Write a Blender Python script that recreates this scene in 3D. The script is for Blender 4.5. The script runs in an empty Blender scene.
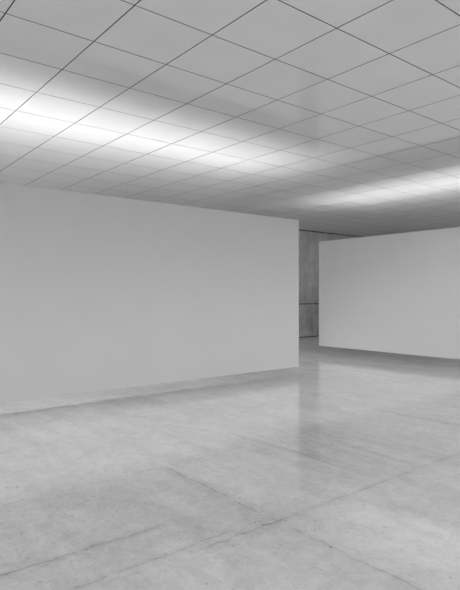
import bpy, bmesh, math, random
from mathutils import Vector, Matrix

random.seed(7)
scene = bpy.context.scene
COL = scene.collection

SKY, SUN, STRIP_L, STRIP_R, BACK_FILL = 0.68, 1.85, 71.0, 78.0, 29.0
# ------------------------------------------------------------------ dimensions (metres)
EYE = 1.57                 # camera height
CEIL = 3.97                # underside of the ceiling tiles
TILE = 0.80                # square ceiling tile
GX, GY = 1.319, 4.705      # one crossing of the ceiling joints
X0, X1 = -9.0, 20.0        # floor extent
Y0, Y1 = -9.0, 13.57

# ------------------------------------------------------------------ helpers
def add_box(bm, lo, hi):
    x0, y0, z0 = lo; x1, y1, z1 = hi
    v = [bm.verts.new(p) for p in ((x0, y0, z0), (x1, y0, z0), (x1, y1, z0), (x0, y1, z0),
                                   (x0, y0, z1), (x1, y0, z1), (x1, y1, z1), (x0, y1, z1))]
    for f in ((0, 3, 2, 1), (4, 5, 6, 7), (0, 1, 5, 4), (1, 2, 6, 5), (2, 3, 7, 6), (3, 0, 4, 7)):
        bm.faces.new([v[i] for i in f])

def link(name, bm, mat, parent=None):
    bm.normal_update()
    me = bpy.data.meshes.new(name)
    bm.to_mesh(me); bm.free()
    me.materials.append(mat)
    o = bpy.data.objects.new(name, me)
    COL.objects.link(o)
    if parent is not None:
        o.parent = parent
    return o

def struct(name, bm, mat, label, cat):
    o = link(name, bm, mat)
    o['kind'] = 'structure'; o['label'] = label; o['category'] = cat
    return o

class NT:
    """small wrapper for building node materials"""
    def __init__(self, name):
        self.m = bpy.data.materials.new(name); self.m.use_nodes = True
        self.t = self.m.node_tree; self.t.nodes.clear()
        self.out = self.n('ShaderNodeOutputMaterial')
        self.b = self.n('ShaderNodeBsdfPrincipled')
        self.l(self.b.outputs[0], self.out.inputs[0])
    def n(self, kind, **kw):
        nd = self.t.nodes.new(kind)
        for k, v in kw.items(): setattr(nd, k, v)
        return nd
    def l(self, a, b): self.t.links.new(a, b)
    def put(self, sock, v):
        if isinstance(v, (int, float)): sock.default_value = v
        elif isinstance(v, tuple): sock.default_value = v
        else: self.l(v, sock)
    def math(self, op, a, b=0.0, c=None, clamp=False):
        nd = self.n('ShaderNodeMath', operation=op, use_clamp=clamp)
        self.put(nd.inputs[0], a); self.put(nd.inputs[1], b)
        if c is not None: self.put(nd.inputs[2], c)
        return nd.outputs[0]
    def ramp(self, v, a, b, lo=0.0, hi=1.0):
        nd = self.n('ShaderNodeMapRange', interpolation_type='SMOOTHSTEP')
        self.put(nd.inputs[0], v); self.put(nd.inputs[1], a); self.put(nd.inputs[2], b)
        self.put(nd.inputs[3], lo); self.put(nd.inputs[4], hi)
        return nd.outputs[0]
    def scaled(self, co, s):
        nd = self.n('ShaderNodeMapping'); self.l(co, nd.inputs[0])
        nd.inputs['Scale'].default_value = s
        return nd.outputs[0]
    def noise(self, co, scale, detail=4.0, rough=0.55, dist=0.0):
        nd = self.n('ShaderNodeTexNoise')
        self.l(co, nd.inputs['Vector'])
        nd.inputs['Scale'].default_value = scale; nd.inputs['Detail'].default_value = detail
        nd.inputs['Roughness'].default_value = rough; nd.inputs['Distortion'].default_value = dist
        return nd.outputs[0]
    def grey(self, v):
        nd = self.n('ShaderNodeCombineColor')
        for i in range(3): self.l(v, nd.inputs[i])
        return nd.outputs[0]

def plain(name, g, rough, spec=0.5):
    k = NT(name)
    k.b.inputs['Base Color'].default_value = (g, g, g, 1)
    k.b.inputs['Roughness'].default_value = rough
    k.b.inputs['Specular IOR Level'].default_value = spec
    return k

# ------------------------------------------------------------------ materials
def panel_material():
    k = plain('matt_white_paint', 0.78, 0.62, 0.3)
    co = k.n('ShaderNodeTexCoord').outputs['Object']
    f = k.noise(co, 1.4, 3, 0.5)
    v = k.ramp(f, 0.3, 0.7, 0.475, 0.485)
    k.l(k.grey(v), k.b.inputs['Base Color'])
    return k.m

def ceiling_material():
    k = plain('satin_ceiling_tile', 0.68, 0.10, 0.5)
    co = k.n('ShaderNodeTexCoord').outputs['Object']
    f = k.noise(co, 2.0, 3, 0.5)
    k.l(k.grey(k.ramp(f, 0.3, 0.7, 0.81, 0.84)), k.b.inputs['Base Color'])
    k.b.inputs['Roughness'].default_value = 0.045
    k.b.inputs['IOR'].default_value = 1.75
    return k.m

def floor_material():
    k = plain('polished_concrete', 0.5, 0.25, 0.5)
    co = k.n('ShaderNodeTexCoord').outputs['Object']
    sep = k.n('ShaderNodeSeparateXYZ'); k.l(co, sep.inputs[0])
    # slightly wandering coordinates so that the joints are not ruler straight
    w1 = k.noise(co, 5.0, 6, 0.72); w2 = k.noise(co, 6.3, 6, 0.72)
    x = k.math('ADD', sep.outputs[0], k.math('MULTIPLY', k.math('SUBTRACT', w1, 0.5), 0.10))
    y = k.math('ADD', sep.outputs[1], k.math('MULTIPLY', k.math('SUBTRACT', w2, 0.5), 0.10))
    # broad tone, streaks, mottling, grain
    big = k.noise(co, 0.55, 3, 0.55)
    mid = k.noise(k.scaled(co, (1.0, 0.8, 1)), 2.6, 6, 0.68, 0.4)
    streak = k.noise(k.scaled(co, (2.6, 0.6, 1)), 1.5, 6, 0.62, 0.7)
    grain = k.noise(co, 26.0, 5, 0.7)
    k.b.inputs['IOR'].default_value = 1.75
    base = k.math('ADD', 0.71, k.math('MULTIPLY', k.math('SUBTRACT', big, 0.5), 0.16))
    base = k.math('ADD', base, k.math('MULTIPLY', k.math('SUBTRACT', mid, 0.5), 0.22))
    base = k.math('ADD', base, k.math('MULTIPLY', k.math('SUBTRACT', streak, 0.5), 0.30))
    base = k.math('ADD', base, k.math('MULTIPLY', k.math('SUBTRACT', grain, 0.5), 0.20))
    blotch = k.noise(co, 8.0, 7, 0.78, 0.6)
    base = k.math('ADD', base, k.ramp(blotch, 0.36, 0.62, -0.045, 0.045))
    fleck = k.noise(k.scaled(co, (1.6, 0.8, 1)), 19.0, 6, 0.8, 0.4)
    base = k.math('SUBTRACT', base, k.ramp(fleck, 0.53, 0.66, 0.0, 0.11))
    # slabs cast at different times: each has its own tone
    wid, dep, jx, jy = 1.78, 1.484, 2.55, 2.66
    fx = k.math('FLOOR', k.math('DIVIDE', k.math('SUBTRACT', x, jx), wid))
    fy = k.math('FLOOR', k.math('DIVIDE', k.math('SUBTRACT', y, jy), dep))
    cell = k.n('ShaderNodeCombineXYZ'); k.l(fx, cell.inputs[0]); k.l(fy, cell.inputs[1])
    wn = k.n('ShaderNodeTexWhiteNoise', noise_dimensions='2D'); k.l(cell.outputs[0], wn.inputs['Vector'])
    base = k.math('ADD', base, k.math('MULTIPLY', k.math('SUBTRACT', wn.outputs['Value'], 0.5), 0.02))
    # the darker slab left of the crossing
    dark = k.math('MULTIPLY', k.ramp(x, 2.50, 2.56, 1, 0), k.ramp(x, 0.2, 2.0, 0, 1))
    dark = k.math('MULTIPLY', dark, k.math('MULTIPLY', k.ramp(y, 3.9, 4.2, 1, 0), k.ramp(y, 2.62, 2.9, 0.2, 1)))
    base = k.math('SUBTRACT', base, k.math('MULTIPLY', dark, 0.055))
    # paler pours further in, with extra fill light painted into their tone
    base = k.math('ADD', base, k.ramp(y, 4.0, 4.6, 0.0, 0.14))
    # dark drag marks across the slab beyond the crossing
    drag = k.noise(k.scaled(co, (5.0, 0.55, 1)), 1.6, 5, 0.65, 0.5)
    zone = k.math('MULTIPLY', k.math('MULTIPLY', k.ramp(x, 3.3, 3.8), k.ramp(x, 4.6, 5.2, 1, 0)),
                  k.math('MULTIPLY', k.ramp(y, 2.4, 3.0), k.ramp(y, 4.0, 5.0, 1, 0)))
    base = k.math('SUBTRACT', base, k.math('MULTIPLY', zone, k.ramp(drag, 0.42, 0.66, 0.02, 0.16)))
    # joints, each with worn, broken visibility
    def tri(v, p, o):
        r = k.math('FRACT', k.math('DIVIDE', k.math('SUBTRACT', v, o - p / 2), p))
        return k.math('MULTIPLY', k.math('ABSOLUTE', k.math('SUBTRACT', r, 0.5)), p)
    dx = tri(x, wid, jx); dy = tri(y, dep, jy)
    wear = k.noise(co, 1.1, 4, 0.6)
    lx = k.math('MULTIPLY', k.ramp(dx, 0.004, 0.020, 1, 0), k.ramp(wear, 0.42, 0.70, 0.0, 0.35))
    ly = k.math('MULTIPLY', k.ramp(dy, 0.004, 0.020, 1, 0), k.ramp(wear, 0.42, 0.66, 0.0, 0.35))
    joint = k.math('MAXIMUM', lx, ly)
    # the clearly open stretches of joint
    def seg(along, a, b, across, at, half):
        s = k.math('MULTIPLY', k.ramp(along, a, a + 0.15), k.ramp(along, b - 0.15, b, 1, 0))
        d = k.math('ABSOLUTE', k.math('SUBTRACT', across, at))
        return k.math('MULTIPLY', s, k.math('MAXIMUM', k.ramp(d, half * 0.3, half, 1, 0), k.ramp(d, half, half * 5.0, 0.30, 0)))
    brk = k.ramp(k.noise(co, 7.0, 5, 0.75), 0.34, 0.60, 0.30, 1)
    for s in (seg(x, 1.8, 2.72, y, 2.66, 0.026), seg(x, 2.5, 6.5, y, 2.66, 0.013),
              seg(x, -0.6, 2.3, y, 2.73, 0.012), seg(x, 0.2, 2.0, y, 3.10, 0.014),
              seg(y, 2.6, 4.2, x, 2.55, 0.022), seg(y, 0.8, 2.6, x, 2.55, 0.012),
              seg(y, 3.0, 4.5, x, 6.10, 0.030)):
        joint = k.math('MAXIMUM', joint, k.math('MULTIPLY', s, brk))
    base = k.math('SUBTRACT', base, k.math('MULTIPLY', joint, 0.22))
    # air holes and chips
    vo = k.n('ShaderNodeTexVoronoi', feature='F1'); k.l(co, vo.inputs['Vector'])
    vo.inputs['Scale'].default_value = 11.0
    pit = k.math('MULTIPLY', k.ramp(vo.outputs['Distance'], 0.06, 0.16, 1, 0),
                 k.ramp(k.noise(co, 2.1, 3, 0.6), 0.38, 0.60))
    vo2 = k.n('ShaderNodeTexVoronoi', feature='F1'); k.l(co, vo2.inputs['Vector'])
    vo2.inputs['Scale'].default_value = 27.0
    pit2 = k.math('MULTIPLY', k.ramp(vo2.outputs['Distance'], 0.08, 0.2, 1, 0),
                  k.ramp(k.noise(co, 3.3, 3, 0.6), 0.38, 0.56))
    pits = k.math('MAXIMUM', pit, k.math('MULTIPLY', pit2, 0.7))
    base = k.math('SUBTRACT', base, k.math('MULTIPLY', pits, 0.24))
    k.l(k.grey(k.math('MAXIMUM', base, 0.08)), k.b.inputs['Base Color'])
    r = k.math('ADD', k.ramp(mid, 0.3, 0.7, 0.07, 0.13), k.math('MULTIPLY', k.math('MAXIMUM', joint, pits), 0.12))
    k.l(r, k.b.inputs['Roughness'])
    h = k.math('SUBTRACT', 1.0, pits)
    bp = k.n('ShaderNodeBump'); bp.inputs['Strength'].default_value = 0.03
    bp.inputs['Distance'].default_value = 0.004
    k.l(h, bp.inputs['Height']); k.l(bp.outputs[0], k.b.inputs['Normal'])
    return k.m

def wall_material():
    k = plain('board_marked_concrete', 0.3, 0.7, 0.3)
    co = k.n('ShaderNodeTexCoord').outputs['Object']
    sep = k.n('ShaderNodeSeparateXYZ'); k.l(co, sep.inputs[0])
    x, y, z = sep.outputs
    run = k.math('ADD', x, y)
    big = k.noise(co, 0.7, 4, 0.6)
    ver = k.noise(k.scaled(co, (5.0, 5.0, 0.5)), 1.3, 4, 0.6)
    mot = k.noise(co, 3.0, 5, 0.7)
    b = k.math("ADD", 0.47, k.math('MULTIPLY', k.math('SUBTRACT', big, 0.5), 0.34))
    b = k.math('ADD', b, k.math('MULTIPLY', k.math('SUBTRACT', ver, 0.5), 0.34))
    b = k.math('ADD', b, k.math('MULTIPLY', k.math('SUBTRACT', mot, 0.5), 0.50))
    # lower lift of concrete is a darker pour
    b = k.math('SUBTRACT', b, k.math('MULTIPLY', k.ramp(z, 1.2, 2.1, 1, 0), 0.07))
    j = k.ramp(k.math('ABSOLUTE', k.math('SUBTRACT', z, 1.24)), 0.012, 0.035, 1, 0)
    vx = k.math('FRACT', k.math('DIVIDE', k.math('SUBTRACT', run, 15.7 + 13.57), 2.4))
    vj = k.math('MAXIMUM', k.ramp(vx, 0.006, 0.012, 1, 0), k.ramp(vx, 0.988, 0.994, 0, 1))
    # formwork panels alternate in tone
    par = k.math('FLOOR', k.math('DIVIDE', k.math('SUBTRACT', run, 15.7 + 13.57), 2.4))
    odd = k.math('PINGPONG', par, 1.0)
    b = k.math('SUBTRACT', b, k.math('MULTIPLY', k.math('SUBTRACT', 1.0, odd), 0.05))
    b = k.math('SUBTRACT', b, k.math('MULTIPLY', j, 0.26))
    b = k.math('SUBTRACT', b, k.math('MULTIPLY', vj, 0.06))
    k.l(k.grey(k.math('MAXIMUM', b, 0.04)), k.b.inputs['Base Color'])
    bp = k.n('ShaderNodeBump'); bp.inputs['Strength'].default_value = 0.3
    bp.inputs['Distance'].default_value = 0.01
    k.l(k.math('SUBTRACT', k.math('MULTIPLY', mot, 0.3), k.math('MAXIMUM', j, vj)), bp.inputs['Height'])
    k.l(bp.outputs[0], k.b.inputs['Normal'])
    return k.m

def lamp_material(strength):
    k = NT('glowing_light_strip')
    k.b.inputs['Base Color'].default_value = (0.8, 0.8, 0.8, 1)
    k.b.inputs['Emission Color'].default_value = (1, 1, 1, 1)
    k.b.inputs['Emission Strength'].default_value = strength
    return k.m

M_PANEL = panel_material()
M_CEIL = ceiling_material()
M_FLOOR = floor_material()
M_WALL = wall_material()
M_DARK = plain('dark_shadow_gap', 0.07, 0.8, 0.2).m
M_CHANNEL = plain('black_channel_lining', 0.05, 0.6, 0.2).m

# ------------------------------------------------------------------ the setting
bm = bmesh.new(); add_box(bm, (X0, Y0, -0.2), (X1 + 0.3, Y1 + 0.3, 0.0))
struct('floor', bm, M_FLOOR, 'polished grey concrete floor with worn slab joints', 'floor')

GAP = 0.010
bm = bmesh.new()
CX0, CY0 = -6.6, 1.4        # the roof stops here: open sky behind the camera
i0 = math.floor((CX0 - GX) / TILE); i1 = math.ceil((X1 - GX) / TILE)
j0 = math.floor((CY0 - GY) / TILE); j1 = math.ceil((Y1 - GY) / TILE)
for i in range(i0, i1):
    for j in range(j0, j1):
        xa = max(GX + i * TILE + GAP / 2, CX0); xb = min(GX + (i + 1) * TILE - GAP / 2, X1)
        ya = max(GY + j * TILE + GAP / 2, CY0); yb = min(GY + (j + 1) * TILE - GAP / 2, Y1)
        if xb - xa > 0.02 and yb - ya > 0.02:
            add_box(bm, (xa, ya, CEIL), (xb, yb, CEIL + 0.03))
bm.normal_update()
for f in bm.faces:                       # the tile edges inside the joints are dark
    if abs(f.normal.z) < 0.5: f.material_index = 1
ceil = struct('ceiling', bm, M_CEIL, 'glossy pale ceiling of large square tiles with thin dark joints', 'ceiling')
ceil.data.materials.append(M_DARK)
bm = bmesh.new(); add_box(bm, (CX0, CY0, CEIL + 0.03), (X1 + 0.3, Y1 + 0.3, CEIL + 0.25))
struct('ceiling_backing', bm, M_DARK, 'dark slab seen only through the joints of the ceiling tiles', 'ceiling')

bm = bmesh.new(); add_box(bm, (X0, Y1, 0.0), (X1, Y1 + 0.3, CEIL + 0.03))
struct('wall_back', bm, M_WALL, 'dark concrete wall seen through the gap between the two white panels', 'wall')
bm = bmesh.new(); add_box(bm, (X1, Y0, 0.0), (X1 + 0.3, Y1 + 0.3, CEIL + 0.03))
struct('wall_right', bm, M_WALL, 'concrete side wall behind the smaller white panel', 'wall')
bm = bmesh.new(); add_box(bm, (X0, Y1 - 0.02, CEIL - 0.022), (X1, Y1, CEIL))  # shade under the ceiling edge, put in as a dark strip
struct('shade_strip_1', bm, M_DARK, 'thin dark strip drawing the shadow line where the concrete wall meets the ceiling', 'shade_strip')
bm = bmesh.new(); add_box(bm, (X0, Y1 - 0.02, 0.0), (X1, Y1, 0.025))  # dark strip added for the contact shade between wall and floor
struct('contact_shade_back', bm, M_DARK, 'thin dark strip drawing the contact shade along the foot of the concrete wall', 'contact_shade')

# ------------------------------------------------------------------ the two hovering panels
THICK = 0.18
def hovering_panel(length, z0, z1, label, strength, back_fill):
    """front face on local y = 0, running along local +x, a lit channel in the top edge"""
    bm = bmesh.new()
    rim, deep = 0.004, 0.098
    T = THICK
    def q(*pts): bm.faces.new([bm.verts.new(p) for p in pts])
    L = length
    zb = z1 - deep                                   # floor of the channel, open to the back
    a, b, c = rim, L - rim, rim
    # profile across the thickness: front lip up to z1, shelf behind it
    prof = [(0, z0), (0, z1), (c, z1), (c, zb), (T, zb), (T, z0)]
    ends = [[bm.verts.new((xx, y, z)) for y, z in prof] for xx in (0.0, L)]
    for i in range(6):
        k = (i + 1) % 6
        bm.faces.new((ends[0][i], ends[0][k], ends[1][k], ends[1][i]))
    bm.faces.new(ends[0]); bm.faces.new(ends[1])
    bmesh.ops.recalc_face_normals(bm, faces=bm.faces)
    # end stops of the shelf
    add_box(bm, (0, c, zb), (a, T, z1)); add_box(bm, (b, c, zb), (L, T, z1))
    bmesh.ops.remove_doubles(bm, verts=bm.verts, dist=1e-5)
    panel = link('display_panel', bm, M_PANEL)
    panel['label'] = label; panel['category'] = 'panel'
    panel['group'] = 'white panels hovering above the floor'
    # black lining of the channel
    bm = bmesh.new()
    e = 0.003
    add_box(bm, (a, c, zb), (b, c + e, z1 - 0.002))
    add_box(bm, (a, c + e, zb), (b, T - 0.002, zb + e))
    add_box(bm, (a, c + e, zb + e), (a + e, T - 0.002, z1 - 0.002))
    add_box(bm, (b - e, c + e, zb + e), (b, T - 0.002, z1 - 0.002))
    link('channel_lining', bm, M_CHANNEL, panel)
    bm = bmesh.new()
    ty, tz, tr, n = 0.095, z1 - 0.068, 0.016, 24           # a slim tube lying in the channel
    rings = [[bm.verts.new((xx, ty + tr * math.cos(2 * math.pi * i / n), tz + tr * math.sin(2 * math.pi * i / n)))
              for i in range(n)] for xx in (a + 0.35, b - 0.35)]
    for i in range(n):
        bm.faces.new((rings[0][i], rings[1][i], rings[1][(i + 1) % n], rings[0][(i + 1) % n]))
    bm.faces.new(rings[0]); bm.faces.new(rings[1][::-1])
    bmesh.ops.recalc_face_normals(bm, faces=bm.faces)
    link('light_tube', bm, lamp_material(strength), panel)
    # added unseen fill lamp on the back face, brightening the floor behind
    if back_fill:
        bm = bmesh.new()
        add_box(bm, (0.1, T, z1 - 0.38), (L - 0.1, T + 0.05, z1 - 0.28))
        rail = link('fill_rail', bm, M_CHANNEL, panel)
        bm = bmesh.new()
        add_box(bm, (0.15, T + 0.004, z1 - 0.395), (L - 0.15, T + 0.046, z1 - 0.38))
        link('fill_strip', bm, lamp_material(back_fill), rail)
    return panel

LEFT_END, LEFT_Y = 7.44, 7.15
left = hovering_panel(LEFT_END + 1.5, 0.18, 3.02,
                      'larger white panel hovering above the concrete floor, reaching the left edge', STRIP_L, BACK_FILL)
left.location = (-1.5, LEFT_Y, 0)

RIGHT_X, RIGHT_END = 10.67, 9.52
right = hovering_panel(RIGHT_END - 0.5, 0.22, 2.995,
                       'smaller white panel hovering before the dark concrete wall, right of the gap', STRIP_R, 0)
right.rotation_euler = (0, 0, -math.pi / 2)   # local +x runs to -y, thickness to +x
right.location = (RIGHT_X, RIGHT_END, 0)

# ------------------------------------------------------------------ daylight from the open sides
w = bpy.data.worlds.new('overcast_sky'); scene.world = w
w.use_nodes = True
bg = w.node_tree.nodes.get('Background') or w.node_tree.nodes.new('ShaderNodeBackground')
bg.inputs[0].default_value = (1, 1, 1, 1); bg.inputs[1].default_value = SKY
sun = bpy.data.lights.new('veiled_sun', 'SUN'); so = bpy.data.objects.new('veiled_sun', sun); COL.objects.link(so)
sun.energy = SUN; sun.angle = math.radians(20)
el, az = math.radians(10), 0.74
so.rotation_euler = Vector((math.cos(az) * math.cos(el), math.sin(az) * math.cos(el), -math.sin(el))).to_track_quat('-Z', 'Y').to_euler()

# ------------------------------------------------------------------ camera
cam = bpy.data.cameras.new('camera'); co = bpy.data.objects.new('camera', cam); COL.objects.link(co)
cam.sensor_fit = 'HORIZONTAL'; cam.sensor_width = 36.0
cam.lens = 36.0 * 527.8 / 460.0
cam.clip_end = 200
co.location = (0, 0, EYE)
yaw = 0.8952
co.rotation_euler = (math.pi / 2, 0, yaw - math.pi / 2 + 0.0)
# world forward = (cos yaw, sin yaw)
fwd = Vector((math.cos(yaw), math.sin(yaw), 0))
co.rotation_euler = fwd.to_track_quat('-Z', 'Y').to_euler()
scene.camera = co

vs = scene.view_settings
scene.display_settings.display_device = 'sRGB'
vs.view_transform = 'Standard'; vs.look = 'None'; vs.gamma = 1.0; vs.use_curve_mapping = False
vs.exposure = 0.0
cy = scene.cycles
cy.use_denoising = True
cy.max_bounces = 16; cy.diffuse_bounces = 10; cy.glossy_bounces = 8
cy.sample_clamp_indirect = 10.0
